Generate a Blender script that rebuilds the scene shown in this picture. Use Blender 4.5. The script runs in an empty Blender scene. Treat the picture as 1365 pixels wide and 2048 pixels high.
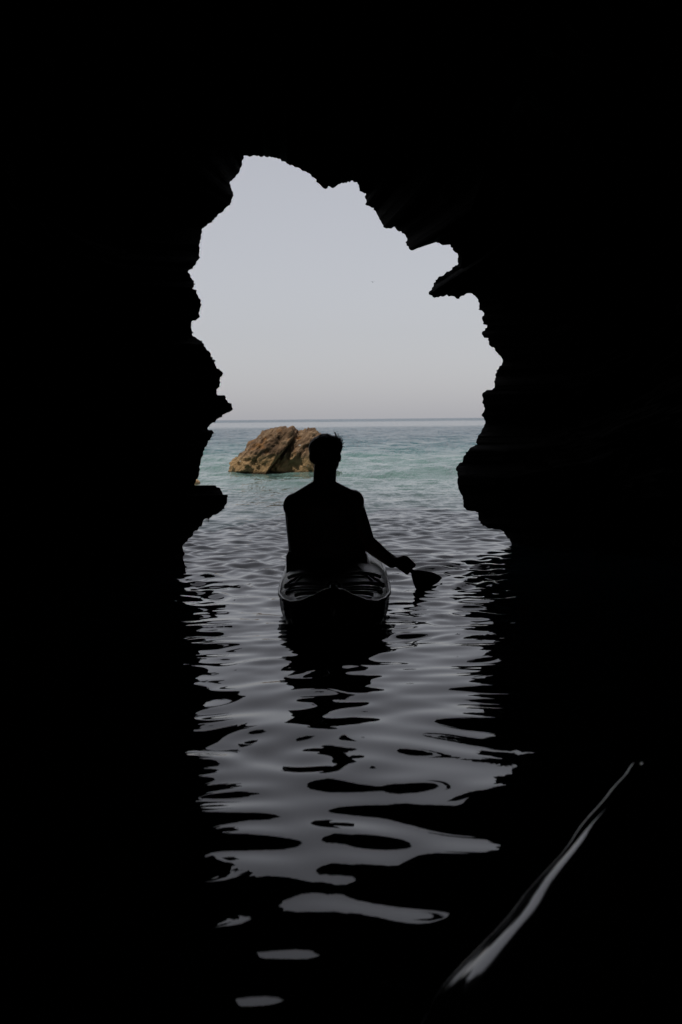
import bpy, bmesh, math, random
import numpy as np
from mathutils import Vector, Matrix, noise

random.seed(7)
RNG = np.random.default_rng(11)
S = bpy.context.scene
COL = S.collection

# ------------------------------------------------------------------ camera
CAM_H = 1.13
F = 2400.0                       # focal length in photo pixels (photo is 1365 x 2048)
PITCH = math.atan(186.0 / F)
ROLL = -0.0093
f_ = Vector((0, math.cos(PITCH), -math.sin(PITCH)))
r0 = Vector((1, 0, 0))
u0 = Vector((0, math.sin(PITCH), math.cos(PITCH)))
r_ = r0 * math.cos(ROLL) + u0 * math.sin(ROLL)
u_ = -r0 * math.sin(ROLL) + u0 * math.cos(ROLL)
cd = bpy.data.cameras.new('camera')
cam = bpy.data.objects.new('camera', cd)
COL.objects.link(cam)
cam.matrix_world = Matrix(((r_.x, u_.x, -f_.x, 0), (r_.y, u_.y, -f_.y, 0), (r_.z, u_.z, -f_.z, CAM_H), (0, 0, 0, 1)))
cd.sensor_fit = 'VERTICAL'
cd.sensor_height = 36.0
cd.lens = F / 2048 * 36.0
cd.clip_start = 0.05
cd.clip_end = 30000
cd.dof.use_dof = True
cd.dof.focus_distance = 11.5
cd.dof.aperture_fstop = 5.6
S.camera = cam


def P(px, py, y):
    """the point of the place at ground distance y that the photo shows at px, py"""
    d = f_ + r_ * ((px - 682.5) / F) + u_ * ((1024 - py) / F)
    d = d * (y / d.y)
    return Vector((d.x, d.y, d.z + CAM_H))


# ------------------------------------------------------------------ sky, sun, exposure
SUN_EL, SUN_AZ = math.radians(62), math.radians(222)      # azimuth clockwise from +Y: behind the cliff, to the left
S.world = bpy.data.worlds.new('World')
S.world.use_nodes = True
nt = S.world.node_tree
nt.nodes.clear()
sky = nt.nodes.new('ShaderNodeTexSky')
sky.sky_type = 'NISHITA'
sky.sun_disc = False
sky.sun_elevation = SUN_EL
sky.sun_rotation = SUN_AZ
sky.air_density = 1.0
sky.dust_density = 1.2
sky.ozone_density = 1.0
hsv = nt.nodes.new('ShaderNodeHueSaturation')
hsv.inputs['Saturation'].default_value = 0.36
mixw = nt.nodes.new('ShaderNodeMix')
mixw.data_type = 'RGBA'
mixw.inputs['Factor'].default_value = 0.45
mixw.inputs['B'].default_value = (7.35, 7.3, 8.05, 1)        # pale even summer haze
bg = nt.nodes.new('ShaderNodeBackground')
bg.inputs['Strength'].default_value = 0.1
wo = nt.nodes.new('ShaderNodeOutputWorld')
nt.links.new(sky.outputs['Color'], hsv.inputs['Color'])
nt.links.new(hsv.outputs['Color'], mixw.inputs['A'])
nt.links.new(mixw.outputs['Result'], bg.inputs['Color'])
nt.links.new(bg.outputs[0], wo.inputs['Surface'])

sd = bpy.data.lights.new('sun', 'SUN')
sd.energy = 3.9
sd.angle = math.radians(0.5)
sd.color = (1.0, 0.93, 0.82)
sun = bpy.data.objects.new('sun', sd)
COL.objects.link(sun)
to_sun = Vector((math.sin(SUN_AZ) * math.cos(SUN_EL), math.cos(SUN_AZ) * math.cos(SUN_EL), math.sin(SUN_EL)))
sun.rotation_euler = to_sun.to_track_quat('Z', 'Y').to_euler()

S.view_settings.view_transform = 'Standard'
S.view_settings.look = 'None'
S.view_settings.exposure = -0.22
S.view_settings.gamma = 1
S.view_settings.use_curve_mapping = False
S.render.engine = 'CYCLES'
S.cycles.max_bounces = 8
S.cycles.diffuse_bounces = 4
S.cycles.caustics_reflective = False


# ------------------------------------------------------------------ helpers
def tag(o, label=None, cat=None, group=None, kind=None):
    if label: o['label'] = label
    if cat: o['category'] = cat
    if group: o['group'] = group
    if kind: o['kind'] = kind
    return o


def empty(name, loc=(0, 0, 0)):
    o = bpy.data.objects.new(name, None)
    o.empty_display_size = 0.1
    o.location = loc
    COL.objects.link(o)
    return o


def link(name, me, mat=None, parent=None, smooth=True):
    o = bpy.data.objects.new(name, me)
    COL.objects.link(o)
    if mat: me.materials.append(mat)
    if smooth:
        me.polygons.foreach_set('use_smooth', [True] * len(me.polygons))
    if parent:
        o.parent = parent
        # geometry is authored in world coordinates: keep it there under its thing
        o.matrix_parent_inverse = Matrix.Translation(-Vector(parent.location)) if parent.parent is None and parent.type == 'EMPTY' else Matrix()
    return o


def mesh(name, verts, faces):
    me = bpy.data.meshes.new(name)
    me.from_pydata([tuple(v) for v in verts], [], faces)
    me.update()
    return me


def grid_faces(nr, nc, wrap=False, flip=False):
    fs = []
    for i in range(nr - 1):
        for j in range(nc if wrap else nc - 1):
            a, b = i * nc + j, i * nc + (j + 1) % nc
            q = (a, b, b + nc, a + nc)
            fs.append(q[::-1] if flip else q)
    return fs


def tube(pts, rad, n=8, caps=True):
    """verts, faces of a tube along pts; rad a number or one per point"""
    pts = [Vector(p) for p in pts]
    rads = rad if isinstance(rad, (list, tuple)) else [rad] * len(pts)
    vs = []
    for i, p in enumerate(pts):
        t = (pts[min(i + 1, len(pts) - 1)] - pts[max(i - 1, 0)]).normalized()
        a = t.cross(Vector((0, 0, 1)))
        if a.length < 1e-3: a = t.cross(Vector((1, 0, 0)))
        a.normalize()
        b = a.cross(t).normalized()
        for k in range(n):
            w = 2 * math.pi * k / n
            vs.append(p + (a * math.cos(w) + b * math.sin(w)) * rads[i])
    fs = grid_faces(len(pts), n, wrap=True)
    if caps:
        fs.append(tuple(range(n))[::-1])
        fs.append(tuple(range((len(pts) - 1) * n, len(pts) * n)))
    return vs, fs


def join(chunks):
    V, FS = [], []
    for v, f in chunks:
        o = len(V)
        V += list(v)
        FS += [tuple(i + o for i in q) for q in f]
    return V, FS


def smoothstep(a, b, x):
    t = np.clip((x - a) / (b - a), 0, 1)
    return t * t * (3 - 2 * t)


def fbm(p, octaves=4, h=0.9):
    return noise.fractal(p, h, 2.1, octaves)


# ------------------------------------------------------------------ materials
def new_mat(name):
    m = bpy.data.materials.new(name)
    m.use_nodes = True
    t = m.node_tree
    t.nodes.clear()
    out = t.nodes.new('ShaderNodeOutputMaterial')
    b = t.nodes.new('ShaderNodeBsdfPrincipled')
    t.links.new(b.outputs[0], out.inputs['Surface'])
    return m, t, b


def noise_node(t, coord, scale, detail=6, rough=0.6, vec_scale=None):
    n = t.nodes.new('ShaderNodeTexNoise')
    n.inputs['Scale'].default_value = scale
    n.inputs['Detail'].default_value = detail
    n.inputs['Roughness'].default_value = rough
    src = coord
    if vec_scale:
        mp = t.nodes.new('ShaderNodeMapping')
        mp.inputs['Scale'].default_value = vec_scale
        t.links.new(coord, mp.inputs['Vector'])
        src = mp.outputs[0]
    t.links.new(src, n.inputs['Vector'])
    return n


def ramp(t, fac, stops):
    r = t.nodes.new('ShaderNodeValToRGB')
    e = r.color_ramp.elements
    while len(e) < len(stops): e.new(0.5)
    for k, (p, c) in enumerate(stops):
        e[k].position = p
        e[k].color = (*c, 1) if len(c) == 3 else c
    t.links.new(fac, r.inputs['Fac'])
    return r


def mixc(t, fac, a, b):
    m = t.nodes.new('ShaderNodeMix')
    m.data_type = 'RGBA'
    if isinstance(fac, (int, float)): m.inputs['Factor'].default_value = fac
    else: t.links.new(fac, m.inputs['Factor'])
    for k, v in (('A', a), ('B', b)):
        if isinstance(v, tuple): m.inputs[k].default_value = (*v, 1)
        else: t.links.new(v, m.inputs[k])
    return m.outputs['Result']


def bump(t, b, height, strength, dist):
    n = t.nodes.new('ShaderNodeBump')
    n.inputs['Strength'].default_value = strength
    n.inputs['Distance'].default_value = dist
    t.links.new(height, n.inputs['Height'])
    t.links.new(n.outputs[0], b.inputs['Normal'])
    return n


def simple_mat(name, c1, c2, rough, scale=12, bump_d=0.0, spec=0.5):
    m, t, b = new_mat(name)
    g = t.nodes.new('ShaderNodeNewGeometry')
    n = noise_node(t, g.outputs['Position'], scale)
    r = ramp(t, n.outputs['Fac'], [(0.35, c1), (0.65, c2)])
    t.links.new(r.outputs[0], b.inputs['Base Color'])
    rr = ramp(t, n.outputs['Fac'], [(0.3, (rough * 0.75,) * 3), (0.7, (min(1, rough * 1.3),) * 3)])
    t.links.new(rr.outputs[0], b.inputs['Roughness'])
    b.inputs['Specular IOR Level'].default_value = spec
    if bump_d: bump(t, b, n.outputs['Fac'], 1.0, bump_d)
    return m


def cave_mat():
    m, t, b = new_mat('cave_rock')
    g = t.nodes.new('ShaderNodeNewGeometry')
    n1 = noise_node(t, g.outputs['Position'], 1.6, 8, 0.65)
    n2 = noise_node(t, g.outputs['Position'], 14, 6, 0.7, (1, 1, 2.2))
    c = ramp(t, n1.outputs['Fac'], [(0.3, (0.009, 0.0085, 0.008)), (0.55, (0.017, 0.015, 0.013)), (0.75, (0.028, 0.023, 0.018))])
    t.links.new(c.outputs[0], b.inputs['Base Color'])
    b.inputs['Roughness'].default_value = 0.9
    b.inputs['Specular IOR Level'].default_value = 0.12
    bump(t, b, n2.outputs['Fac'], 0.9, 0.04)
    return m


def boulder_mat():
    m, t, b = new_mat('boulder_rock')
    g = t.nodes.new('ShaderNodeNewGeometry')
    mp = t.nodes.new('ShaderNodeMapping')                     # strata lie along the dip of the cleft
    mp.vector_type = 'TEXTURE'
    mp.inputs['Rotation'].default_value = (0, math.radians(-46), 0)
    mp.inputs['Scale'].default_value = (1.0, 0.9, 0.2)
    t.links.new(g.outputs['Position'], mp.inputs['Vector'])
    n1 = noise_node(t, mp.outputs[0], 2.2, 8, 0.7)
    n2 = noise_node(t, g.outputs['Position'], 5.5, 8, 0.65)
    n3 = noise_node(t, g.outputs['Position'], 3.0, 3, 0.5)
    base = ramp(t, n1.outputs['Fac'], [(0.36, (0.06, 0.037, 0.024)), (0.5, (0.22, 0.138, 0.082)), (0.64, (0.43, 0.295, 0.185))])
    ochre = ramp(t, n3.outputs['Fac'], [(0.56, (0, 0, 0)), (0.68, (0.75, 0.75, 0.75))])
    c1 = mixc(t, ochre.outputs[0], base.outputs[0], (0.42, 0.20, 0.07))
    # pale tide band of barnacles on the lowest foot of the rock
    sx = t.nodes.new('ShaderNodeSeparateXYZ')
    t.links.new(g.outputs['Position'], sx.inputs[0])
    ad = t.nodes.new('ShaderNodeMath'); ad.operation = 'MULTIPLY_ADD'
    t.links.new(n2.outputs['Fac'], ad.inputs[0]); ad.inputs[1].default_value = -0.55
    t.links.new(sx.outputs['Z'], ad.inputs[2])
    tide = ramp(t, ad.outputs[0], [(0.0, (0.65,) * 3), (0.13, (0, 0, 0))])
    c2 = mixc(t, tide.outputs[0], c1, (0.58, 0.385, 0.19))
    wet = ramp(t, sx.outputs['Z'], [(0.02, (1, 1, 1)), (0.065, (0, 0, 0))])
    c3 = mixc(t, wet.outputs[0], c2, (0.085, 0.055, 0.03))
    # a few white droppings near the top
    n4 = noise_node(t, g.outputs['Position'], 9, 1, 0.4)
    wh = ramp(t, n4.outputs['Fac'], [(0.755, (0, 0, 0)), (0.77, (0.8,) * 3)])
    c4 = mixc(t, wh.outputs[0], c3, (0.6, 0.57, 0.5))
    t.links.new(c4, b.inputs['Base Color'])
    b.inputs['Roughness'].default_value = 0.85
    b.inputs['Specular IOR Level'].default_value = 0.2
    ad2 = t.nodes.new('ShaderNodeMath'); ad2.operation = 'ADD'
    t.links.new(n1.outputs['Fac'], ad2.inputs[0]); t.links.new(n2.outputs['Fac'], ad2.inputs[1])
    bump(t, b, ad2.outputs[0], 1.0, 0.3)
    return m


def water_mat():
    m, t, b = new_mat('sea_water')
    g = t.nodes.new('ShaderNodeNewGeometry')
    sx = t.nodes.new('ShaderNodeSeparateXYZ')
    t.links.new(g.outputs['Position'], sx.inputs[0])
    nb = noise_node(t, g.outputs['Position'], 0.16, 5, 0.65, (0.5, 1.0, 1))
    # distance from the cave: cliff shade painted in dark, then pale sand, then deep blue
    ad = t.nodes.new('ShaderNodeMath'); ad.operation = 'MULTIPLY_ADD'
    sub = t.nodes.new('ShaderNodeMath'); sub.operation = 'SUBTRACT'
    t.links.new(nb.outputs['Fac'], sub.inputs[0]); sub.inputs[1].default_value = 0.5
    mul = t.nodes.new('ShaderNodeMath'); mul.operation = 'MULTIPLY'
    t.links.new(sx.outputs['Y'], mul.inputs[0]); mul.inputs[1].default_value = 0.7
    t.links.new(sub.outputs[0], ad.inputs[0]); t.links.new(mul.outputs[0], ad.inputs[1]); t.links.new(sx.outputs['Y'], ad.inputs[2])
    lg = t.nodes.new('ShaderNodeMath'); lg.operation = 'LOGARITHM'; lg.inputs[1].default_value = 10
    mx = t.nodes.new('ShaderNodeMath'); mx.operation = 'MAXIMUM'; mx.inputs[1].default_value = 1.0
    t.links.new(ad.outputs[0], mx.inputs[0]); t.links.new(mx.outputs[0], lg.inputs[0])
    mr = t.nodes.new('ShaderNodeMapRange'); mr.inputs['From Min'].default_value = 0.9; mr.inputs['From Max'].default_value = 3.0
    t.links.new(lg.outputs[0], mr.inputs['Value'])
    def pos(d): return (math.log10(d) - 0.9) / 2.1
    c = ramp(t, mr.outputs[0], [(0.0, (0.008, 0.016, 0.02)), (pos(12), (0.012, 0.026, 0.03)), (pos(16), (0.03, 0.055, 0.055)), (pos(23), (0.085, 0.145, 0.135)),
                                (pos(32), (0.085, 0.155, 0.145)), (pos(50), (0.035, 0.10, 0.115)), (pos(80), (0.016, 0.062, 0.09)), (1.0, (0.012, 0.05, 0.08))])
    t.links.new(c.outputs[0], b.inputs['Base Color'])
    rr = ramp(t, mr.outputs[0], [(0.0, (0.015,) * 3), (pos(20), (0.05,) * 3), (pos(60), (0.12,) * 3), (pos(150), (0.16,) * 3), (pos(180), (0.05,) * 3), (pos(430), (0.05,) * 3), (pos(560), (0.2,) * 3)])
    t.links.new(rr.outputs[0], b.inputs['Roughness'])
    b.inputs['IOR'].default_value = 1.333
    # wind ripples too fine for the mesh, out on the open sea
    n1 = noise_node(t, g.outputs['Position'], 3.0, 5, 0.6, (0.6, 1, 1))
    n2 = noise_node(t, g.outputs['Position'], 0.4, 5, 0.65, (0.5, 1, 1))
    # a windless slick lies far out, with a ruffled line along the horizon behind it
    amt = ramp(t, mr.outputs[0], [(pos(11), (0, 0, 0)), (pos(17), (0.12,) * 3), (pos(35), (0.25,) * 3), (pos(60), (0.8,) * 3), (pos(90), (1, 1, 1)), (pos(150), (1, 1, 1)), (pos(180), (0.15,) * 3), (pos(430), (0.15,) * 3), (pos(560), (0.8,) * 3)])
    m1 = t.nodes.new('ShaderNodeMath'); m1.operation = 'MULTIPLY_ADD'
    t.links.new(n2.outputs['Fac'], m1.inputs[0]); m1.inputs[1].default_value = 5.0; t.links.new(n1.outputs['Fac'], m1.inputs[2])
    n3 = noise_node(t, g.outputs['Position'], 1.0, 5, 0.65, (0.8, 0.13, 1))      # gusts: rougher and calmer strips
    gust = ramp(t, n3.outputs['Fac'], [(0.38, (0.2,) * 3), (0.62, (1.0, 1.0, 1.0))])
    m0 = t.nodes.new('ShaderNodeMath'); m0.operation = 'MULTIPLY'
    t.links.new(gust.outputs[0], m0.inputs[0]); t.links.new(amt.outputs[0], m0.inputs[1])
    m2 = t.nodes.new('ShaderNodeMath'); m2.operation = 'MULTIPLY'
    t.links.new(m1.outputs[0], m2.inputs[0]); t.links.new(m0.outputs[0], m2.inputs[1])
    bn = bump(t, b, m2.outputs[0], 1.0, 0.22)
    # facets of waves smaller than a pixel far out: tilt the normal itself
    nv = noise_node(t, g.outputs['Position'], 2.2, 3, 0.6, (0.55, 0.8, 1))
    vs_ = t.nodes.new('ShaderNodeVectorMath'); vs_.operation = 'SUBTRACT'; vs_.inputs[1].default_value = (0.5, 0.5, 0.5)
    t.links.new(nv.outputs['Color'], vs_.inputs[0])
    far = ramp(t, mr.outputs[0], [(pos(20), (0, 0, 0)), (pos(45), (0.55,) * 3), (pos(80), (1, 1, 1)), (pos(150), (1, 1, 1)), (pos(180), (0.1,) * 3), (pos(430), (0.1,) * 3), (pos(560), (0.7,) * 3)])
    fm = t.nodes.new('ShaderNodeMath'); fm.operation = 'MULTIPLY'
    t.links.new(far.outputs[0], fm.inputs[0]); t.links.new(gust.outputs[0], fm.inputs[1])
    sc = t.nodes.new('ShaderNodeVectorMath'); sc.operation = 'SCALE'
    fk = t.nodes.new('ShaderNodeMath'); fk.operation = 'MULTIPLY'; fk.inputs[1].default_value = 1.1
    t.links.new(fm.outputs[0], fk.inputs[0])
    t.links.new(vs_.outputs[0], sc.inputs[0]); t.links.new(fk.outputs[0], sc.inputs['Scale'])
    av = t.nodes.new('ShaderNodeVectorMath'); av.operation = 'ADD'
    t.links.new(bn.outputs[0], av.inputs[0]); t.links.new(sc.outputs[0], av.inputs[1])
    nn = t.nodes.new('ShaderNodeVectorMath'); nn.operation = 'NORMALIZE'
    t.links.new(av.outputs[0], nn.inputs[0]); t.links.new(nn.outputs[0], b.inputs['Normal'])
    return m


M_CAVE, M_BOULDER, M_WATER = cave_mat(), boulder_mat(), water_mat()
M_HULL = simple_mat('kayak_plastic', (0.035, 0.036, 0.038), (0.06, 0.06, 0.062), 0.28, 9, 0.002)
M_DECK = simple_mat('kayak_deck', (0.46, 0.45, 0.43), (0.58, 0.57, 0.55), 0.36, 14, 0.006)
M_RIM = simple_mat('worn_rim', (0.10, 0.07, 0.05), (0.30, 0.21, 0.15), 0.3, 30, 0.001)
M_DARK = simple_mat('black_fabric', (0.012, 0.012, 0.013), (0.025, 0.025, 0.026), 0.7, 40, 0.002)
M_CORD = simple_mat('black_cord', (0.01, 0.01, 0.01), (0.02, 0.02, 0.02), 0.5, 60)
M_SKIN = simple_mat('tanned_skin', (0.14, 0.075, 0.05), (0.19, 0.105, 0.07), 0.45, 20, 0.0005)
M_HAIR = simple_mat('dark_hair', (0.008, 0.006, 0.005), (0.018, 0.013, 0.01), 0.5, 80, 0.002)
M_SHORTS = simple_mat('dark_shorts', (0.015, 0.017, 0.025), (0.03, 0.033, 0.045), 0.8, 40, 0.001)
M_SHAFT = simple_mat('paddle_shaft', (0.3, 0.3, 0.3), (0.4, 0.4, 0.4), 0.22, 20)
M_BLADE = simple_mat('paddle_blade', (0.02, 0.02, 0.02), (0.035, 0.035, 0.035), 0.35, 20)
M_BOW = simple_mat('foreground_kayak', (0.03, 0.03, 0.032), (0.05, 0.05, 0.052), 0.06, 6, 0.0)
M_GRASS = simple_mat('dry_plant', (0.05, 0.045, 0.02), (0.10, 0.08, 0.035), 0.8, 30)
M_BIRD = simple_mat('bird_feather', (0.12, 0.12, 0.12), (0.2, 0.2, 0.2), 0.8, 10)
M_SMALLROCK = simple_mat('tan_rock', (0.28, 0.16, 0.07), (0.42, 0.27, 0.14), 0.85, 14, 0.02)

# ------------------------------------------------------------------ cave: the rim of the mouth, left waterline -> top -> right waterline
LEFT = [(374, 1150), (372, 1137), (375, 1133.5), (369.5, 1127.5), (367, 1117.5), (370.5, 1106), (365.5, 1095), (372.5, 1084), (384.5, 1072.5), (387.5, 1064),
        (397.5, 1057.5), (405, 1049), (410, 1038), (419.5, 1036), (424.5, 1032), (434.5, 1028), (449.5, 1018), (455, 1003), (456, 989.5), (446, 988.5),
        (442.5, 981), (441, 976.5), (434, 974.5), (431.5, 970.5), (405, 973.5), (390, 976), (391, 965.5), (396, 957), (399.3, 942), (399.8, 932), (403.5, 915.5),
        (407.7, 902), (414.7, 889.5), (416.7, 882), (422, 876), (424.7, 869.5), (429.7, 866.5), (424.7, 860), (419, 861.5), (416, 855), (432, 842), (449.6, 828.5),
        (466.5, 818), (463.3, 806.5), (456.6, 805), (451.6, 798.5), (449.6, 790.4), (435, 789.8), (433.8, 778.5), (439.7, 773), (441.7, 764.4), (441, 754.5), (444.7, 752),
        (447, 747), (444.7, 743.3), (434, 737), (429, 724.6), (431.7, 722), (422.3, 713.4), (419.8, 704.2), (415.3, 701), (404.8, 681.5), (392.4, 674.8), (384.4, 668.5),
        (387, 664.8), (383.2, 651), (384, 643), (395, 638), (400.6, 633.2), (398.6, 628.7), (400, 622.5), (403.8, 608.8), (396, 590), (394, 580), (385, 576.4), (391.4, 568),
        (385.4, 560), (380, 547.7), (376.4, 544.5), (387.4, 532.8), (397, 520), (400.8, 515.4), (398.6, 506.7), (400, 481.7), (402.3, 469.3), (405.6, 456.8), (413.5, 452),
        (424.8, 444.4), (430.2, 435.7), (436, 429.4), (449.7, 418), (461, 410), (463.4, 404.5), (465, 397), (466.6, 387.6), (462, 375), (459.6, 366.7), (466.6, 357.7),
        (473.3, 349.7), (479, 344.3), (483.3, 333.5), (484.5, 324.8), (487.5, 311.4)]
RIGHT = [(514.4, 312.4), (539.3, 313), (556.8, 318), (571.7, 323.6), (574.2, 327.3), (586.7, 331), (595.4, 334.8), (605.3, 341.8), (619, 346.7), (624, 353.5), (630, 356.7),
         (636.5, 366), (647.7, 376.6), (655, 376.6), (657.6, 372), (662.6, 375), (670, 374.6), (677.6, 368.4), (693.8, 366), (706.4, 361.2), (707.8, 364.5), (714.8, 364.5),
         (718, 370), (719.5, 381.8), (732.3, 386.8), (730, 393), (733.5, 403.5), (730.7, 408.5), (747.7, 416), (753, 425), (765, 448), (770.5, 456), (777.4, 456.4), (790, 453.6),
         (794.7, 460.6), (803, 462.5), (815, 477.3), (811.4, 484.3), (813.6, 491.2), (823.4, 501), (834.5, 494), (837.3, 496.2), (869.3, 479.5), (875, 485.6), (886, 490.4),
         (899.4, 488), (906, 499.6), (916.6, 510.7), (916, 520.4), (915.2, 530.2), (891.6, 546), (871.5, 560), (867, 573.3), (858.7, 583), (858.2, 588.7), (866, 594.2),
         (884.6, 593.4), (890.2, 590.6), (909.7, 593.4), (914.4, 597.8), (938.4, 586.4), (947.3, 590), (957, 599.8), (959.2, 609.5), (957.6, 619.3), (968.7, 626.2), (964.8, 633.2),
         (966.7, 648.5), (975, 650.5), (974.5, 655.5), (966.7, 662), (964, 668), (968.7, 675.5), (977.3, 676.3), (978.7, 689.7), (987.6, 694.4), (996, 706.4), (1004.3, 716.7),
         (1004.6, 727), (993.2, 741), (992.4, 754.3), (988.5, 762.7), (989.6, 775.2), (980.7, 780.7), (973.7, 780), (966.7, 785), (966, 801.6), (969, 821), (963.4, 830), (970.9, 842),
         (965.4, 857), (956, 872), (952.4, 885), (955.5, 889), (939.3, 897.7), (929, 911), (926.2, 921), (912.4, 936), (916.8, 955), (916, 969.5), (921.8, 987), (925.6, 997.3),
         (926.7, 1010.5), (933.5, 1020), (957, 1024.2), (957.8, 1041), (965.7, 1051.5), (976, 1056), (996.5, 1057), (1008, 1063), (1014, 1073.5), (1020.5, 1082), (1023.4, 1092), (1024, 1106)]


def rim_depth(px, py):
    """how far off each stretch of the rim stands: left wall nearer, right wall farther"""
    k = min(1, max(0, (px - 380) / 640))
    d = 9.25 + 1.5 * k
    q = min(1, max(0, (620 - py) / 260))
    d += 1.9 * q * q * (3 - 2 * q)                            # the roof of the mouth reaches farther out than its walls
    d += 0.35 * noise.noise(Vector((px * 0.011, py * 0.011, 3.1))) + 0.12 * noise.noise(Vector((px * 0.05, py * 0.05, 7.7)))
    return d


def rough_line(pts, step=3.6, amp=1.9):
    out = []
    for a, b in zip(pts[:-1], pts[1:]):
        L = math.hypot(b[0] - a[0], b[1] - a[1])
        n = max(1, int(round(L / step)))
        nx, ny = -(b[1] - a[1]) / max(L, 1e-6), (b[0] - a[0]) / max(L, 1e-6)
        for k in range(n):
            s = k / n
            j = 0 if k == 0 else random.uniform(-amp, amp)
            out.append((a[0] + (b[0] - a[0]) * s + nx * j, a[1] + (b[1] - a[1]) * s + ny * j))
    out.append(pts[-1])
    return out


rim_px = rough_line(LEFT + RIGHT)
NLEFT = 3 + min(range(len(rim_px)), key=lambda k: math.hypot(rim_px[k][0] - 487.5, rim_px[k][1] - 311.4))
RP = [rim_px[0]] * 3 + rim_px + [rim_px[-1]] * 3
rim = [P(px, py, rim_depth(px, py)) for px, py in rim_px]
# carry both feet of the arch down below the water
l0, l1 = rim[0], rim[-1]
rim = [l0 + Vector((-0.5, 0, -1.3)), l0 + Vector((-0.25, 0, -0.7)), l0 + Vector((-0.1, 0, -0.25))] + rim + \
      [l1 + Vector((0.06, 0, -0.25)), l1 + Vector((0.15, 0, -0.7)), l1 + Vector((0.4, 0, -1.3))]
N = len(rim)
CX, CZ = 0.0, 0.95                                            # middle of the opening


def wide(i, off=0.0):
    """direction out of the opening through rim point i: along the bedding near the rim, fanning out radially farther off"""
    px, py = RP[i]
    if i < NLEFT:
        q = max(0.0, min(1.0, (470 - py) / 150))
        loc = Vector((-1 + 0.7 * q, 0, 0.85 * q))
    else:
        q = (px - 487) / (905 - 487)
        if py > 500 and px > 850: q = 1
        q = max(0.0, min(1.0, q))
        if q < 0.6:
            loc = Vector((-0.3 + 0.9 * q / 0.6, 0, 0.9 - 0.15 * q / 0.6))
        else:
            t = (q - 0.6) / 0.4
            loc = Vector((0.6 + 0.4 * t, 0, 0.75 * (1 - t) ** 0.8))
    if 914 <= px < 937.5 and 585 < py < 600: loc = Vector((0.15, 0, 1))
    if 856 < px < 914 and 570 < py < 600: loc = Vector((1, 0, 0.6))
    loc.normalize()
    rad = Vector((rim[i].x - CX, 0, rim[i].z - 0.1)).normalized()
    t = min(1.0, max(0.0, (off - 0.4) / 2.2))
    return (loc * (1 - t) + rad * t).normalized()


# a smoothed copy of the rim to which the passage relaxes
sm = [Vector(v) for v in rim]
for _ in range(60):
    sm = [sm[0]] + [(sm[i - 1] + sm[i] * 2 + sm[i + 1]) / 4 for i in range(1, N - 1)] + [sm[-1]]
rings = []
# outside, from the far cliff face in to the rim
OUT = [(26.0, 1.6, 1.0), (13.0, 1.5, 1.0), (6.5, 1.3, 1.0), (3.6, 1.0, 1.0), (2.2, 0.85, 1.0), (1.3, 0.6, 0.9), (0.75, 0.32, 0.7), (0.40, 0.17, 0.45), (0.18, 0.08, 0.15), (0.06, 0.03, 0.0)]
for off, dy, bl in OUT:
    row = []
    for i in range(N):
        d = wide(i, off)
        base = rim[i].lerp(sm[i], bl)
        q = base + d * off + Vector((0, dy, 0))
        nz = fbm(q * (1.1 if off < 4 else 0.35), 5)
        q += d * abs(nz) * min(0.5, off * 0.35) + Vector((0, 1, 0)) * nz * min(0.45, off * 0.2)
        if off > 3:
            q.y -= max(0, q.z - 4.6) * 0.95                   # the cliff leans back above the mouth
        row.append(q)
    rings.append(row)
rings.append([Vector(v) for v in rim])
# inside, from the rim back past the camera
INN = [(0.06, 0.04, 0.0), (0.16, 0.09, 0.03), (0.32, 0.17, 0.15), (0.55, 0.28, 0.45), (0.85, 0.45, 0.8), (1.2, 0.72, 1.0), (1.55, 1.15, 1.0), (1.85, 1.8, 1.0), (2.05, 2.7, 1.0), (2.2, 3.8, 1.0),
       (2.3, 4.9, 1.0), (2.35, 6.0, 1.0), (2.35, 7.2, 1.0), (2.3, 8.5, 1.0), (2.1, 9.9, 1.0), (1.7, 11.3, 1.0), (0.9, 12.5, 1.0), (-0.3, 13.2, 1.0)]
steps = [INN[0]]
for b in INN[1:]:
    a = steps[-1]
    n = max(1, int(math.ceil(max(b[1] - a[1], b[0] - a[0]) / 0.13)))
    for k in range(1, n + 1):
        steps.append(tuple(a[c] + (b[c] - a[c]) * k / n for c in range(3)))
for off, dy, bl in steps:
    row = []
    for i in range(N):
        d = wide(i, off)
        base = rim[i].lerp(sm[i], bl)
        q = base + d * off * (0.85 if d.x > 0 else 1.0) - Vector((0, dy, 0))
        far = min(1.0, max(0.0, (off - 0.3) / 0.6) + max(0.0, dy - 1.5))
        nz = fbm(q * 1.3, 5)
        q += d * (0.1 + abs(nz)) * min(0.6, off * 0.6)
        if far > 0:
            ax_ = abs(d.x)
            blk = noise.cell_vector(Vector((q.x * 1.6 * (1 - ax_) + q.z * 2.4 * ax_, q.y * 1.5, 3.0)) + noise.noise_vector(q * 1.5) * 0.6)
            q += d * far * (0.30 * abs(fbm(q * 3.1, 5)) + 0.16 * blk.x) + Vector((0, 1, 0)) * far * 0.08 * blk.y
            n6 = noise.noise_vector(q * 6.5)
            q += d * 0.09 * far * abs(n6.x) + n6 * 0.05 * far
        row.append(q)
    rings.append(row)
V = [v for row in rings for v in row]
FS = grid_faces(len(rings), N)
tip = len(V)
V.append(Vector((0, -4.2, 1.2)))
last = (len(rings) - 1) * N
FS += [(last + j, last + j + 1, tip) for j in range(N - 1)]
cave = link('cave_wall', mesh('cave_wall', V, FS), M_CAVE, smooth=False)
tag(cave, kind='structure')

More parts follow.
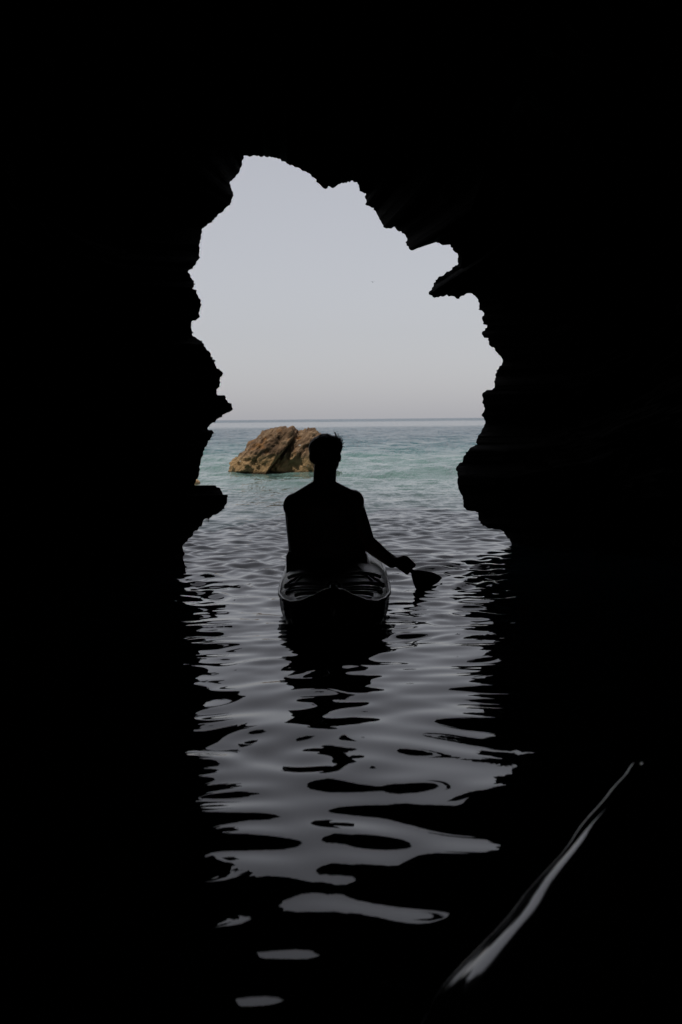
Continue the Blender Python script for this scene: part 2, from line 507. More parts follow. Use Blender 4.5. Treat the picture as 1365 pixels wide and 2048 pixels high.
# ------------------------------------------------------------------ water
def axis(a0, dense0, dense1, a1, d, g):
    a = list(np.arange(dense0, dense1, d))
    s, x = d, a[-1]
    while x < a1:
        s *= g; x += s; a.append(x)
    s, x = d, a[0]
    left = []
    while x > a0:
        s *= g; x -= s; left.append(x)
    return np.array(left[::-1] + a)


xs = axis(-4000, -2.4, 2.4, 4000, 0.027, 1.075)
ys = list(np.arange(-6, 0.8, 0.2)) + list(np.arange(0.8, 8, 0.024))
y = ys[-1]
while y < 12000:
    y += max(0.024, 0.024 * (y / 11.5) ** 1.5)
    ys.append(y)
ys = np.array(ys)
X, Y = np.meshgrid(xs, ys)
DX = np.gradient(xs)[None, :]
DY = np.gradient(ys)[:, None]
CELL = np.maximum(DX + 0 * DY, DY + 0 * DX)
H = np.zeros_like(X)
# slow warp so crests wander
WX = X + 0.10 * np.sin(1.7 * Y + 0.6 * X) + 0.05 * np.sin(3.9 * X - 1.3 * Y + 1.0)
WY = Y + 0.09 * np.sin(1.9 * X - 0.8 * Y + 2.0) + 0.04 * np.sin(4.4 * X + 2.3 * Y)


def waves(n, lo, hi, slope, spread, head=math.pi / 2):
    out = np.zeros_like(X)
    per = math.radians(slope) * math.sqrt(2.0 / n)
    for _ in range(n):
        lam = math.exp(RNG.uniform(math.log(lo), math.log(hi)))
        th = head + RNG.normal(0, spread)
        k = 2 * math.pi / lam
        a = per / k * RNG.uniform(0.6, 1.3)
        att = np.clip(1.6 - 4.0 * CELL / lam, 0, 1)
        out += a * att * np.sin(k * (WX * math.cos(th) + WY * math.sin(th)) + RNG.uniform(0, 6.28))
    return out


inner = waves(44, 0.17, 0.75, 3.4, 0.7)
fine = waves(36, 0.10, 0.28, 3.0, 0.6)
chop = waves(110, 0.09, 0.45, 14.0, 0.8)
sea = waves(50, 0.4, 4.0, 8.0, 0.6)
patch = 0.78 + 0.25 * np.sin(0.9 * X + 0.5 * Y + 1) * np.sin(1.1 * Y - 0.4 * X) + 0.25 * np.sin(2.3 * X - 0.7 * Y) * np.sin(2.0 * Y + 0.9 * X + 2)
H += inner
H += fine * (0.2 + 0.8 * smoothstep(4.2, 6.5, Y))
H += chop * smoothstep(6.0, 9.5, Y) * patch * (1 - 0.55 * smoothstep(11.5, 15.0, Y))
H += sea * smoothstep(10.0, 26.0, Y) * (0.7 + 0.3 * patch)
# rings spreading from the paddle blade, wash along the hull
for (cx, cy, lam, amp, dec) in ((0.54, 7.85, 0.17, 0.005, 0.6), (0.30, 6.5, 0.13, 0.004, 0.45), (0.42, 7.0, 0.11, 0.003, 0.3), (-0.33, 6.4, 0.14, 0.0022, 0.35), (0.9, 7.6, 0.2, 0.003, 0.5)):
    R = np.hypot(X - cx, (Y - cy)) + 1e-6
    H += amp * np.sin(2 * math.pi / lam * R) * np.exp(-R / dec) * np.clip(1.6 - 4.0 * CELL / lam, 0, 1)
# swell thrown up beside the blade
H += 0.012 * np.exp(-((X - 0.82) / 0.16) ** 2 - ((Y - 8.35) / 0.06) ** 2)
nr, nc = X.shape
co = np.stack([X, Y, H], -1).reshape(-1, 3).astype(np.float32)
ii = np.arange((nr - 1) * nc).reshape(nr - 1, nc)[:, :-1].ravel()
quads = np.stack([ii, ii + 1, ii + nc + 1, ii + nc], -1).astype(np.int32)
me = bpy.data.meshes.new('water')
me.vertices.add(len(co)); me.vertices.foreach_set('co', co.ravel())
me.loops.add(quads.size); me.loops.foreach_set('vertex_index', quads.ravel())
me.polygons.add(len(quads)); me.polygons.foreach_set('loop_start', np.arange(0, quads.size, 4, dtype=np.int32))
me.update(calc_edges=True)
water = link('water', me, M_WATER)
tag(water, kind='structure')

# ------------------------------------------------------------------ rock out at sea
def poly_radius(poly, c):
    def r(th):
        d = (math.cos(th), math.sin(th))
        best = 0.05
        for a, b in zip(poly, poly[1:] + poly[:1]):
            ax, az, bx, bz = a[0] - c[0], a[1] - c[1], b[0] - c[0], b[1] - c[1]
            ex, ez = bx - ax, bz - az
            den = d[0] * ez - d[1] * ex
            if abs(den) < 1e-9: continue
            t = (ax * ez - az * ex) / den
            s = (ax * d[1] - az * d[0]) / den
            if t > 0 and -1e-6 <= s <= 1 + 1e-6: best = max(best, t)
        return best
    return r


def rock_lobe(name, px_poly, y, depth, parent, seed, mat, sub=6, rough=1.0):
    poly = [(P(a, b, y).x, P(a, b, y).z) for a, b in px_poly]
    c = (sum(p[0] for p in poly) / len(poly), 0.0)
    R = poly_radius(poly, c)
    tab = [R(-math.pi + 2 * math.pi * k / 720) for k in range(721)]
    bm = bmesh.new()
    bmesh.ops.create_icosphere(bm, subdivisions=sub, radius=1)
    off = Vector((seed * 7.3, seed * 2.1, seed * 5.7))
    rot = Matrix.Rotation(math.radians(48), 3, 'Y')
    for v in bm.verts:
        n = v.co.copy()
        th = math.atan2(n.z, n.x)
        rho = min(1.0, math.hypot(n.x, n.z)) ** 0.62
        rr = tab[int((th + math.pi) / (2 * math.pi) * 720)] * rho
        p = Vector((c[0] + rr * math.cos(th), y - depth * 0.0 + depth * math.copysign(abs(n.y) ** 0.8, n.y), c[1] + rr * math.sin(th)))
        q = rot @ p
        q2 = Vector((q.x * 0.8, q.y * 1.0, q.z * 4.2)) + off
        strata = noise.ridged_multi_fractal(q2, 0.9, 2.1, 4, 1.0, 2.0)
        lump = fbm(p * 3.0 + off, 5)
        fine = fbm(p * 11 + off, 3)
        d = (0.06 * (strata - 1.0) + 0.10 * fbm(p * 1.7 + off, 3) + 0.07 * lump + 0.06 * fine - 0.035) * rough
        out = Vector((n.x * 0.6, n.y, n.z * 0.6)).normalized()
        v.co = p + out * d
    me = bpy.data.meshes.new(name)
    bm.to_mesh(me); bm.free()
    return link(name, me, mat, parent)


BY = 25.7
brock = empty('sea_rock', P(560, 941, BY))
tag(brock, 'cleft brown rock with pale tide band rising from the sea left of the person\'s head', 'rock')
rock_lobe('rock_half', [(468, 962), (468, 940), (468, 927), (474, 918), (490, 902), (500, 890), (517, 876), (532, 866), (548, 859), (570, 854), (584, 853), (593, 855), (597, 862), (594, 872), (575, 896), (552, 920), (540, 938), (532, 962)],
          BY, 0.62, brock, 1, M_BOULDER)
rock_lobe('rock_half', [(520, 965), (530, 940), (540, 920), (564, 892), (588, 867), (602, 865), (608, 860), (616, 857), (631, 860), (645, 867), (660, 880), (670, 900), (674, 930), (674, 962)],
          BY + 0.15, 0.66, brock, 2, M_BOULDER)
srock = rock_lobe('small_rock', [(368, 974), (378, 962), (388, 958), (396, 959.5), (400, 964), (400, 974)], 22.0, 0.2, None, 5, M_SMALLROCK, 4, 0.3)
tag(srock, 'small tan rock awash at the left edge of the cave mouth above the ledge', 'rock')

# ------------------------------------------------------------------ kayaks
def interp(tab, t):
    if t <= tab[0][0]: return tab[0][1:]
    for a, b in zip(tab[:-1], tab[1:]):
        if t <= b[0]:
            s = (t - a[0]) / (b[0] - a[0])
            s = s * s * (3 - 2 * s) * 0.35 + s * 0.65
            return tuple(a[k] + (b[k] - a[k]) * s for k in range(1, len(a)))
    return tab[-1][1:]


def kayak_shell(tab, n=90, nu=18, bilge=0.55, crown=0.03, well=None, edge=0.05, power=2.6, dish=False):
    """tab rows: distance along, half beam, gunwale height, keel height. Returns hull, deck grids and both gunwale lines (local: x across, y along)."""
    y0, y1 = tab[0][0], tab[-1][0]
    hull, deck, gl, gr = [], [], [], []
    for i in range(n):
        s = i / (n - 1)
        t = y0 + (y1 - y0) * (s - math.sin(2 * math.pi * s) / (2 * math.pi) * 0.75)
        w, g, k = interp(tab, t)
        for j in range(2 * nu + 1):
            a = math.pi * j / (2 * nu)                        # pi..0 through the keel
            cx_, sz_ = math.cos(a), math.sin(a)
            x = -w * math.copysign(abs(cx_) ** bilge, cx_)
            z = g + (k - g) * abs(sz_) ** 0.8
            hull.append(Vector((x, t, z)))
        for j in range(2 * nu + 1):
            v = -1 + j / nu
            e = 1 - abs(v)
            z = g + (crown(t) if callable(crown) else crown) * (1 - abs(v) ** power) * min(1, w / 0.2)
            # rounded shoulder along the deck edge
            z += edge * 0.35 * (1 - math.exp(-e * w / 0.03)) - 0.0
            if dish: z = g + w * (0.30 * (1 - math.exp(-e / 0.24)) - 0.36 * (e - e * e / 2))
            if well: z = well(v * w, t, z, g, w)
            deck.append(Vector((v * w, t, z)))
        gl.append(Vector((-w, t, g))); gr.append(Vector((w, t, g)))
    return (hull, grid_faces(n, 2 * nu + 1)), (deck, grid_faces(n, 2 * nu + 1, flip=True)), gl, gr


def place(chunk, origin, rot):
    R = Matrix.Rotation(rot, 3, 'Z')
    return [R @ Vector(v) + Vector(origin) for v in chunk[0]], chunk[1]


KX = -0.042
K_TAB = [(6.02, 0.018, 0.268, 0.12), (6.08, 0.045, 0.255, 0.02), (6.16, 0.10, 0.215, -0.03), (6.26, 0.175, 0.172, -0.06), (6.38, 0.232, 0.15, -0.08), (6.55, 0.282, 0.143, -0.09),
         (6.75, 0.312, 0.143, -0.10), (7.1, 0.32, 0.15, -0.10), (8.3, 0.32, 0.155, -0.10), (8.9, 0.27, 0.17, -0.09), (9.5, 0.18, 0.20, -0.06), (9.9, 0.08, 0.25, 0.0), (10.1, 0.02, 0.29, 0.16)]


def k_well(x, t, z, g, w):
    def sm1(a, b, q):
        q = min(1, max(0, (q - a) / (b - a))); return q * q * (3 - 2 * q)
    m2 = sm1(7.40, 7.46, t) * (1 - sm1(8.7, 8.85, t)) * (1 - sm1(w - 0.15, w - 0.11, abs(x)))
    z = z * (1 - m2) + 0.06 * m2
    return z


def k_crown(t):
    q = min(1, max(0, (t - 6.2) / 1.1))
    return 0.01 + 0.075 * q


kh, kd, kgl, kgr = kayak_shell(K_TAB, n=140, well=k_well, crown=k_crown, power=3.2)
kayak = empty('kayak', (KX, 7.2, 0.0))
tag(kayak, 'dark kayak seen from its stern carrying the person out of the cave', 'kayak')
KO = (KX, 0, 0)
link('hull', mesh('hull', *place(kh, KO, 0)), M_HULL, kayak)
dk = link('deck', mesh('deck', *place(kd, KO, 0)), M_DECK, kayak)
for side_line in (kgl, kgr):
    link('gunwale_rim', mesh('gunwale_rim', *place(tube(side_line, 0.011, 8), KO, 0)), M_RIM, kayak)
# stern post and carry handle
sp = tube([(0, 6.03, 0.29), (0, 6.01, 0.24), (0, 6.015, 0.16), (0, 6.04, 0.08), (0, 6.09, 0.0), (0, 6.16, -0.05)], [0.016, 0.024, 0.026, 0.026, 0.024, 0.02], 10)
link('stern_post', mesh('stern_post', *place(sp, KO, 0)), M_HULL, kayak)
ch = tube([(-0.03, 6.16, 0.245), (-0.03, 6.16, 0.275), (-0.015, 6.17, 0.29), (0.015, 6.17, 0.29), (0.03, 6.16, 0.275), (0.03, 6.16, 0.245)], 0.007, 8)
link('carry_handle', mesh('carry_handle', *place(ch, KO, 0)), M_CORD, kayak)


def deck_z(x, t):
    w, g, k = interp(K_TAB, t)
    v = max(-1, min(1, x / w)); e = 1 - abs(v)
    z = g + k_crown(t) * (1 - abs(v) ** 3.2) * min(1, w / 0.2) + 0.0175 * (1 - math.exp(-e * w / 0.03))
    return k_well(x, t, z, g, w)


def cord(pts, r=0.006):
    out = []
    for a, b in zip(pts[:-1], pts[1:]):
        for k in range(10):
            s = k / 10
            x, t = a[0] + (b[0] - a[0]) * s, a[1] + (b[1] - a[1]) * s
            out.append(Vector((x, t, deck_z(x, t) + r * 1.2)))
    out.append(Vector((pts[-1][0], pts[-1][1], deck_z(*pts[-1]) + r * 1.2)))
    return tube(out, r, 6)


for pts in ([(-0.27, 6.62), (-0.14, 7.15)], [(-0.285, 6.85), (-0.03, 7.2)], [(0.27, 6.62), (0.14, 7.15)], [(0.285, 6.85), (0.03, 7.2)], [(-0.27, 6.62), (0.0, 6.45), (0.27, 6.62)], [(-0.14, 7.15), (0.14, 7.15)]):
    link('deck_cord', mesh('deck_cord', *place(cord(pts), KO, 0)), M_CORD, kayak)
# raised ribs moulded into the rear deck
for pts in ([(-0.28, 6.75), (-0.05, 6.62)], [(0.28, 6.75), (0.05, 6.62)], [(-0.21, 6.42), (-0.03, 6.36)], [(0.21, 6.42), (0.03, 6.36)], [(-0.27, 7.0), (-0.05, 6.9)], [(0.27, 7.0), (0.05, 6.9)]):
    link('deck_rib', mesh('deck_rib', *place(cord(pts, 0.012), KO, 0)), M_DECK, kayak)
for sx_ in (-1, 1):
    for t in (6.62, 6.85):
        w = interp(K_TAB, t)[0] - 0.04
        bm = bmesh.new(); bmesh.ops.create_uvsphere(bm, u_segments=10, v_segments=6, radius=0.014)
        for v in bm.verts: v.co = Vector((v.co.x + sx_ * w + KX, v.co.y + t, v.co.z * 0.7 + deck_z(sx_ * w, t) + 0.004))
        me = bpy.data.meshes.new('deck_fitting'); bm.to_mesh(me); bm.free()
        link('deck_fitting', me, M_CORD, kayak)


def slab(fn, nu, nv, thick, normal=Vector((0, 1, 0))):
    """closed plate: fn(u, v) gives the front face, pushed back by thick"""
    fr = [fn(i / (nu - 1), j / (nv - 1)) for i in range(nu) for j in range(nv)]
    bk = [p + normal * thick for p in fr]
    f1 = grid_faces(nu, nv)
    o = nu * nv
    fs = f1 + [tuple(k + o for k in q[::-1]) for q in f1]
    edge = [j for j in range(nv)] + [i * nv + nv - 1 for i in range(1, nu)] + [(nu - 1) * nv + j for j in range(nv - 2, -1, -1)] + [i * nv for i in range(nu - 2, 0, -1)]
    for a, b in zip(edge, edge[1:] + edge[:1]): fs.append((a, a + o, b + o, b))
    return fr + bk, fs


def back_fn(u, v):
    # u across, v up
    x = -0.272 + 0.50 * u
    h = 0.15 + (0.255 + 0.055 * math.exp(-((u - 0.04) / 0.05) ** 2) + 0.012 * math.sin(u * 17) - 0.05 * max(0, (u - 0.85) / 0.15) ** 2 - 0.15) * v
    yb = 7.33 + 0.10 * (2 * u - 1) ** 2 - 0.02 * v + 0.006 * math.sin(9 * u + 5 * v)
    return Vector((x + KX - 0.03, yb, h))


br = link('seat_backrest', mesh('seat_backrest', *slab(back_fn, 30, 8, 0.04)), M_DARK, kayak)
link('backrest_strap', mesh('backrest_strap', *tube([back_fn(u / 20, 1.0) + Vector((0, -0.006, 0.008 + 0.006 * math.sin(u * 1.3))) for u in range(4, 13)], 0.009, 8)), M_HULL, br)
link('seat_pad', mesh('seat_pad', *slab(lambda u, v: Vector((-0.2 + 0.4 * u + KX, 7.44 + 0.42 * v, 0.10 + 0.02 * math.cos(3 * (u - 0.5)))), 10, 10, 0.05, Vector((0, 0, -1)))), M_DARK, kayak)

# the kayak the photographer sits in: its bow reaches into the lower right
BOW = Vector((0.655, 2.60, 0))
HEAD = math.radians(12.5)
B_TAB = [(-4.0, 0.02, 0.30, 0.1), (-3.6, 0.15, 0.25, -0.03), (-2.8, 0.30, 0.2, -0.1), (-1.8, 0.39, 0.19, -0.1), (-1.3, 0.385, 0.20, -0.1), (-0.9, 0.325, 0.24, -0.09), (-0.6, 0.222, 0.27, -0.08), (-0.33, 0.128, 0.305, -0.05),
         (-0.15, 0.060, 0.335, 0.02), (-0.05, 0.022, 0.352, 0.12), (0.0, 0.008, 0.36, 0.25)]


def b_well(x, t, z, g, w):
    def sm1(a, b, q):
        q = min(1, max(0, (q - a) / (b - a))); return q * q * (3 - 2 * q)
    m2 = sm1(-3.2, -3.0, t) * (1 - sm1(-1.3, -1.15, t)) * (1 - sm1(w - 0.13, w - 0.05, abs(x)))
    return z * (1 - m2) + 0.06 * m2


bh, bd, bgl, bgr = kayak_shell(B_TAB, n=110, nu=40, well=b_well, dish=True)
own = empty('kayak', (BOW.x, BOW.y, 0))
tag(own, 'glossy dark kayak bow streaked with light in the lower right foreground', 'kayak')
link('hull', mesh('hull', *place(bh, BOW, -HEAD)), M_BOW, own)
link('deck', mesh('deck', *place(bd, BOW, -HEAD)), M_BOW, own)
brad = [0.003 + 0.007 * math.exp(-((p.y + 0.1) / 0.25) ** 4) for p in bgl]
for side_line in (bgl, bgr):
    link('gunwale_rim', mesh('gunwale_rim', *place(tube(side_line, brad, 12), BOW, -HEAD)), M_BOW, own)

# ------------------------------------------------------------------ person
def capsule(a, ra, b, rb, n=16, flat=None):
    a, b = Vector(a), Vector(b)
    ax = (b - a)
    L = ax.length
    q = ax.to_track_quat('Z', 'Y').to_matrix() if L > 1e-6 else Matrix.Identity(3)
    vs = []
    prof = [(-math.cos(k * math.pi / 12) * ra, math.sin(k * math.pi / 12) * ra) for k in range(1, 7)]
    prof += [(L + math.sin(k * math.pi / 12) * rb, math.cos(k * math.pi / 12) * rb) for k in range(0, 6)]
    vs.append(a + q @ Vector((0, 0, -ra)))
    for z, r in prof:
        for k in range(n):
            w = 2 * math.pi * k / n
            vs.append(a + q @ Vector((r * math.cos(w), r * math.sin(w), z)))
    vs.append(a + q @ Vector((0, 0, L + rb)))
    fs = [(0, 1 + (k + 1) % n, 1 + k) for k in range(n)]
    m = len(prof)
    for i in range(m - 1):
        for k in range(n):
            a0, b0 = 1 + i * n + k, 1 + i * n + (k + 1) % n
            fs.append((a0, b0, b0 + n, a0 + n))
    e = len(vs) - 1
    fs += [(e, 1 + (m - 1) * n + k, 1 + (m - 1) * n + (k + 1) % n) for k in range(n)]
    return vs, fs


def ellipsoid(c, rx, ry, rz, rot=None):
    bm = bmesh.new()
    bmesh.ops.create_uvsphere(bm, u_segments=24, v_segments=16, radius=1)
    vs = []
    for v in bm.verts:
        p = Vector((v.co.x * rx, v.co.y * ry, v.co.z * rz))
        if rot is not None: p = rot @ p
        vs.append(p + Vector(c))
    bm.verts.index_update()
    fs = [tuple(v.index for v in f.verts) for f in bm.faces]
    bm.free()
    return vs, fs


def loft(rings_, n=28):
    """rings_: (centre, half width, half depth) from the bottom up, closed at both ends"""
    vs = []
    for c, a, b in rings_:
        for k in range(n):
            w = 2 * math.pi * k / n
            cw, sw = math.cos(w), math.sin(w)
            vs.append(Vector(c) + Vector((a * math.copysign(abs(cw) ** 0.85, cw), b * math.copysign(abs(sw) ** 0.85, sw), 0)))
    fs = grid_faces(len(rings_), n, wrap=True)
    fs.append(tuple(range(n))[::-1])
    fs.append(tuple(range((len(rings_) - 1) * n, len(rings_) * n)))
    return vs, fs


# the figure is drawn up around a seat point and set down, a little larger, on the kayak's seat
SIZE, SEAT0, SEAT = 7.5 / 7.0, P(655, 1150, 7.0), P(655, 1150, 7.5)
def seated(v): return SEAT + (Vector(v) - SEAT0) * SIZE
def unseated(v): return SEAT0 + (Vector(v) - SEAT) / SIZE


def remeshed(name, chunks, voxel, smooth_it, mat, parent):
    vv, ff = join(chunks)
    me = mesh('tmp', [seated(v) for v in vv], ff)
    o = bpy.data.objects.new('tmp', me)
    COL.objects.link(o)
    m = o.modifiers.new('r', 'REMESH'); m.mode = 'VOXEL'; m.voxel_size = voxel; m.use_smooth_shade = True
    s = o.modifiers.new('s', 'SMOOTH'); s.factor = 0.5; s.iterations = smooth_it
    dg = bpy.context.evaluated_depsgraph_get()
    me2 = bpy.data.meshes.new_from_object(o.evaluated_get(dg))
    me2.name = name
    bpy.data.objects.remove(o); bpy.data.meshes.remove(me)
    me2.materials.clear()
    return link(name, me2, mat, parent)


PY = 7.0
def px2m(n, y): return n * y / F


def ring(py, l, r, y, b):
    a, c = P(l, py, y), P(r, py, y)
    return ((a + c) / 2, (c - a).length / 2, b)


person = empty('person', SEAT)
tag(person, 'person seen from behind in silhouette, seated in the kayak, reaching a paddle to the right', 'person')
B = []
B.append(loft([ring(1160, 594, 732, 7.03, 0.11), ring(1140, 586, 736, 7.02, 0.125), ring(1115, 582, 735, 7.0, 0.12), ring(1092, 579, 729, 6.99, 0.11), ring(1062, 575, 715, 6.98, 0.112),
               ring(1035, 574, 710, 6.97, 0.115), ring(1012, 578, 714, 6.97, 0.115), ring(995, 586, 708, 6.98, 0.10), ring(982, 608, 692, 7.0, 0.08), ring(972, 624, 680, 7.02, 0.06)]))
# neck and trapezius
NB, NT = P(649, 975, 7.02), P(651, 935, 7.05)
B.append(capsule(NB, 0.068, NT, 0.068))
B.append(capsule(P(637, 976, 7.0), 0.052, P(595, 1006, 6.98), 0.062))
B.append(capsule(P(663, 978, 7.0), 0.052, P(702, 1001, 6.98), 0.062))
# shoulders
B.append(ellipsoid(P(590, 1012, 6.99), 0.069, 0.078, 0.076))
B.append(ellipsoid(P(706, 1004, 7.0), 0.068, 0.078, 0.074))
# left arm hangs and folds forward to the paddle grip
LS, LE = P(590, 1014, 7.0), P(593, 1100, 7.10)
GRIP = P(648, 1012, 7.25)
B.append(capsule(LS, 0.062, LE, 0.046))
LW = GRIP + Vector((-0.06, -0.02, -0.045))
B.append(capsule(LE, 0.048, LE.lerp(LW, 0.3), 0.047)); B.append(capsule(LE.lerp(LW, 0.3), 0.047, LW, 0.03))
# right arm reaches down and forward along the shaft
RS, RE = P(706, 1010, 7.02), P(734, 1084, 7.22)
NECK_W = P(829, 1146, 7.75)
NECK = unseated(NECK_W)                                     # where shaft meets blade
axis_p = (NECK - GRIP).normalized()
HAND = NECK - axis_p * 0.075
RW = HAND - axis_p * 0.085 + Vector((-0.008, -0.02, -0.03))
B.append(capsule(RS, 0.064, RS.lerp(RE, 0.5), 0.058)); B.append(capsule(RS.lerp(RE, 0.5), 0.058, RE, 0.05))
B.append(capsule(RE, 0.05, RE.lerp(RW, 0.35), 0.047)); B.append(capsule(RE.lerp(RW, 0.35), 0.047, RW, 0.034))


def fist(centre, ax, palm_from, wrist):
    """a hand closed round a shaft: palm on the palm_from side, four fingers curling over, thumb the other way"""
    ax = ax.normalized()
    o = (palm_from - ax * palm_from.dot(ax)).normalized()     # from shaft to palm
    s = ax.cross(o).normalized()
    out = [capsule(wrist, 0.028, centre + o * 0.03 - ax * 0.02, 0.03)]
    for k, (ln, rd) in enumerate(((1.0, 0.0115), (1.08, 0.012), (1.0, 0.0115), (0.85, 0.0105))):
        base = centre + ax * (0.04 - 0.025 * k)
        out.append(capsule(base + o * 0.038, 0.018, centre + o * 0.042 - ax * 0.02, 0.021))
        R_ = 0.03
        prev = base + o * 0.03 + s * 0.012
        for a in (35, 80, 125, 170, 205):
            w = math.radians(a) * ln
            q = base + (o * math.cos(w) + s * math.sin(w)) * R_
            out.append(capsule(prev, rd, q, rd * 0.97)); prev = q
    prev = centre + o * 0.03 - ax * 0.02 - s * 0.018
    for a, f in ((-40, 0.02), (-80, 0.035), (-120, 0.045)):
        w = math.radians(a)
        q = centre + ax * f + (o * math.cos(w) + s * math.sin(w)) * 0.027
        out.append(capsule(prev, 0.0125, q, 0.0115)); prev = q
    return out


B += fist(HAND, axis_p, Vector((0.25, -0.35, 0.9)), RW)
B += fist(GRIP + axis_p * 0.0, Vector((0.7, 0.1, 0.7)), Vector((-0.7, 0.2, 0.6)), LW)
# head, turned a little to the right: skull, jaw, nose, lips, brows, ears
turn = Matrix.Rotation(math.radians(-14), 3, 'Z')
HC = P(651.5, 899, 7.06)
def hd(x, y, z): return HC + turn @ Vector((x, y, z))
B.append(ellipsoid(hd(0, 0, -0.002), 0.084, 0.1, 0.084, turn))
B.append(ellipsoid(hd(0, 0.03, -0.075), 0.072, 0.075, 0.078, turn))
B.append(ellipsoid(hd(0, 0.075, -0.135), 0.03, 0.026, 0.022, turn))
B.append(capsule(hd(0, 0.098, -0.03), 0.011, hd(0, 0.12, -0.068), 0.016))
B.append(capsule(hd(-0.012, 0.11, -0.07), 0.011, hd(0.012, 0.11, -0.07), 0.011))
B.append(capsule(hd(-0.022, 0.1, -0.098), 0.008, hd(0.022, 0.1, -0.098), 0.008))
B.append(capsule(hd(-0.05, 0.083, -0.018), 0.012, hd(0.05, 0.083, -0.018), 0.012))
for sx_ in (-1, 1):
    B.append(ellipsoid(hd(0.085 * sx_, -0.005, -0.045), 0.012, 0.02, 0.032, turn @ Matrix.Rotation(0.35 * sx_, 3, 'Z')))
    B.append(ellipsoid(hd(0.036 * sx_, 0.086, -0.035), 0.013, 0.01, 0.009, turn))
# legs: forward in the leg well, knees raised
for sx_, hx in ((-1, 625), (1, 695)):
    hip = P(hx, 1150, 7.06)
    knee = unseated((KX + 0.14 * sx_, 8.06, 0.30)); ank = unseated((KX + 0.11 * sx_, 8.42, 0.12))
    B.append(capsule(hip, 0.085, knee, 0.058)); B.append(capsule(knee, 0.056, knee.lerp(ank, 0.35), 0.055)); B.append(capsule(knee.lerp(ank, 0.35), 0.055, ank, 0.036))
    B.append(capsule(ank + Vector((0, -0.03, -0.02)), 0.034, ank + Vector((0.01 * sx_, 0.14, 0.02)), 0.028))
body = remeshed('body', B, 0.0075, 5, M_SKIN, person)
# swim shorts round the hips and thighs
SH = [loft([ring(1162, 592, 732, 7.04, 0.13), ring(1140, 588, 734, 7.02, 0.138), ring(1122, 587, 728, 7.0, 0.13)])]
for sx_, hx in ((-1, 625), (1, 695)):
    hip = P(hx, 1150, 7.06); knee = unseated((KX + 0.14 * sx_, 8.06, 0.30))
    SH.append(capsule(hip, 0.094, hip.lerp(knee, 0.7), 0.078))
remeshed('shorts', SH, 0.01, 4, M_SHORTS, person)
# hair: cap and loose wisps
HR = [ellipsoid(hd(0, -0.008, 0.004), 0.097, 0.11, 0.086, turn), ellipsoid(hd(0.0, -0.04, -0.04), 0.09, 0.07, 0.06, turn), ellipsoid(hd(0.04, 0.0, 0.02), 0.062, 0.09, 0.062, turn)]
for k in range(70):
    th, ph = random.uniform(0, 6.28), random.uniform(0.0, 1.2)
    n = Vector((math.cos(th) * math.sin(ph), math.sin(th) * math.sin(ph), math.cos(ph)))
    c = hd(n.x * 0.093, n.y * 0.104 - 0.008, n.z * 0.08 + 0.004)
    HR.append(capsule(c, 0.012, c + (turn @ n) * random.uniform(0.002, 0.01), 0.006, 8))
hair = remeshed('hair', HR, 0.007, 2, M_HAIR, person)
wisps = []
for (px0, py0, px1, py1, bend) in ((672, 876, 667, 863, -3), (676, 878, 671, 864, -3), (679, 880, 675, 866, -2), (680, 884, 684, 871, 2), (683, 886, 685, 876, 1), (684, 890, 689, 884, 2), (685, 894, 689, 893, 1), (677, 879, 673, 868, -3), (682, 888, 683, 873, 0), (685, 888, 688, 879, 2)):
    for rep in range(2):
        j = random.uniform(-1.2, 1.2)
        yy = 7.02 + random.uniform(-0.03, 0.05)
        a, b = P(px0 + j, py0, yy), P(px1 + j * 1.4, py1, yy)
        m = a.lerp(b, 0.5) + Vector((-bend * 0.0008, 0, 0.001))
        a, m, b = seated(a), seated(m), seated(b)
        wisps.append(tube([a, m, b], [0.0024, 0.0018, 0.0007], 5))
link('hair_wisp', mesh('hair_wisp', *join(wisps)), M_HAIR, hair)

# ------------------------------------------------------------------ paddle
GRIP, NECK = seated(GRIP), NECK_W
axis_p = (NECK - GRIP).normalized()
paddle = empty('paddle', NECK)
tag(paddle, 'dark single paddle dipping its blade in the water at the person\'s right hand', 'paddle')
link('shaft', mesh('shaft', *tube([GRIP - axis_p * 0.02, GRIP.lerp(NECK, 0.5), NECK + axis_p * 0.03], 0.0145, 12)), M_SHAFT, paddle)
side = axis_p.cross(Vector((0, 0, 1))).normalized()
link('grip', mesh('grip', *tube([GRIP - axis_p * 0.02 - Vector((0.05, 0, 0.05)), GRIP - axis_p * 0.02, GRIP - axis_p * 0.02 + Vector((0.05, 0, 0.05))], [0.014, 0.018, 0.014], 10)), M_BLADE, paddle)
BL = [(824, 1140, 7.74), (836, 1140, 7.84), (850, 1142, 8.0), (866, 1145, 8.15), (877, 1150, 8.25), (884, 1156, 8.3), (876, 1165, 8.15), (866, 1171, 8.05), (856, 1177, 7.97), (846, 1180, 7.93), (838, 1181, 7.92), (832, 1176, 7.87), (828, 1166, 7.8), (824, 1150, 7.75)]
bp = [P(*q) for q in BL]
cen = sum(bp, Vector()) / len(bp)
nrm = (bp[4] - bp[12]).cross(bp[8] - bp[1]).normalized()
if nrm.z < 0: nrm = -nrm
bv = [cen + nrm * 0.004] + [cen.lerp(p, 0.55) + nrm * 0.008 for p in bp] + [p + nrm * 0.004 for p in bp]
nb_ = len(bp)
bv += [v - nrm * 0.014 for v in bv[:1 + nb_]] + [p - nrm * 0.004 for p in bp]
bf = []
o2 = 1 + 2 * nb_
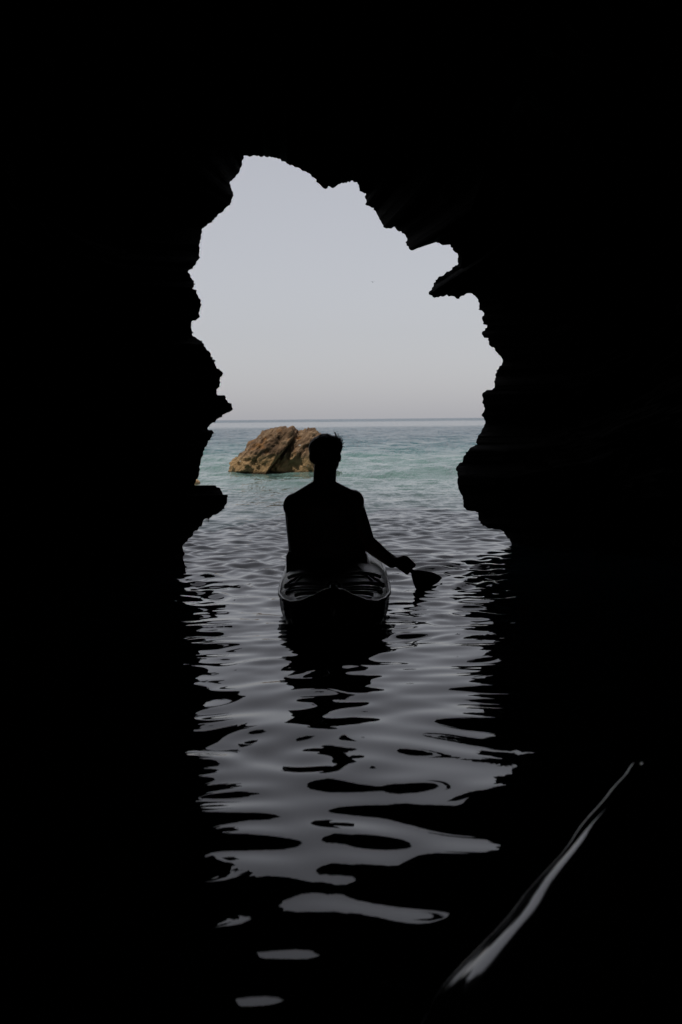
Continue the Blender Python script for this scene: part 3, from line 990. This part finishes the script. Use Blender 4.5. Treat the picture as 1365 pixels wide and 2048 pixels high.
for k in range(nb_):
    k2 = (k + 1) % nb_
    bf.append((0, 1 + k, 1 + k2)); bf.append((1 + k, 1 + nb_ + k, 1 + nb_ + k2, 1 + k2))
    bf.append((o2, o2 + 1 + k2, o2 + 1 + k)); bf.append((o2 + 1 + k, o2 + 1 + k2, o2 + 1 + nb_ + k2, o2 + 1 + nb_ + k))
    bf.append((1 + nb_ + k, o2 + 1 + nb_ + k, o2 + 1 + nb_ + k2, 1 + nb_ + k2))
link('blade', mesh('blade', bv, bf), M_BLADE, paddle)

# ------------------------------------------------------------------ dry tuft hanging under the left ledge
ra = P(415, 1031, rim_depth(415, 1034))
tf = [ellipsoid(ra, 0.04, 0.05, 0.02)]
for k in range(26):
    x0 = random.uniform(408, 424)
    py0 = 1030 + random.uniform(-4, 3)
    yy = rim_depth(415, 1034) + random.uniform(-0.05, 0.08)
    a = P(x0, py0, yy); b = P(415 + (x0 - 416) * 0.5 + random.uniform(-4, 4), py0 + random.uniform(6, 14), yy)
    tf.append(tube([a, a.lerp(b, 0.5) + Vector((random.uniform(-0.006, 0.006), 0, 0.003)), b], [0.003, 0.0022, 0.0008], 5))
tag(link('grass_tuft', mesh('grass_tuft', *join(tf)), M_GRASS), 'small dry tuft hanging under the ledge on the left wall of the cave', 'plant')

# ------------------------------------------------------------------ bird far out over the sea
bc = P(746, 564, 260.0)
bird = empty('bird', bc)
tag(bird, 'tiny dark bird flying in the pale sky over the sea', 'bird')
link('torso', mesh('torso', *join([ellipsoid(bc, 0.09, 0.2, 0.09), ellipsoid(bc + Vector((0, 0.2, 0.04)), 0.05, 0.07, 0.05), ellipsoid(bc + Vector((0, -0.25, 0)), 0.06, 0.1, 0.015)])), M_BIRD, bird)
for sx_ in (-1, 1):
    def wing(u, v, sx_=sx_):
        return bc + Vector((sx_ * (0.05 + 0.30 * u), (0.1 - 0.22 * v) * (1 - 0.6 * u) - 0.08 * u, 0.05 + 0.14 * u - 0.12 * u * u))
    link('wing', mesh('wing', *slab(wing, 8, 4, 0.015, Vector((0, 0, -1)))), M_BIRD, bird)
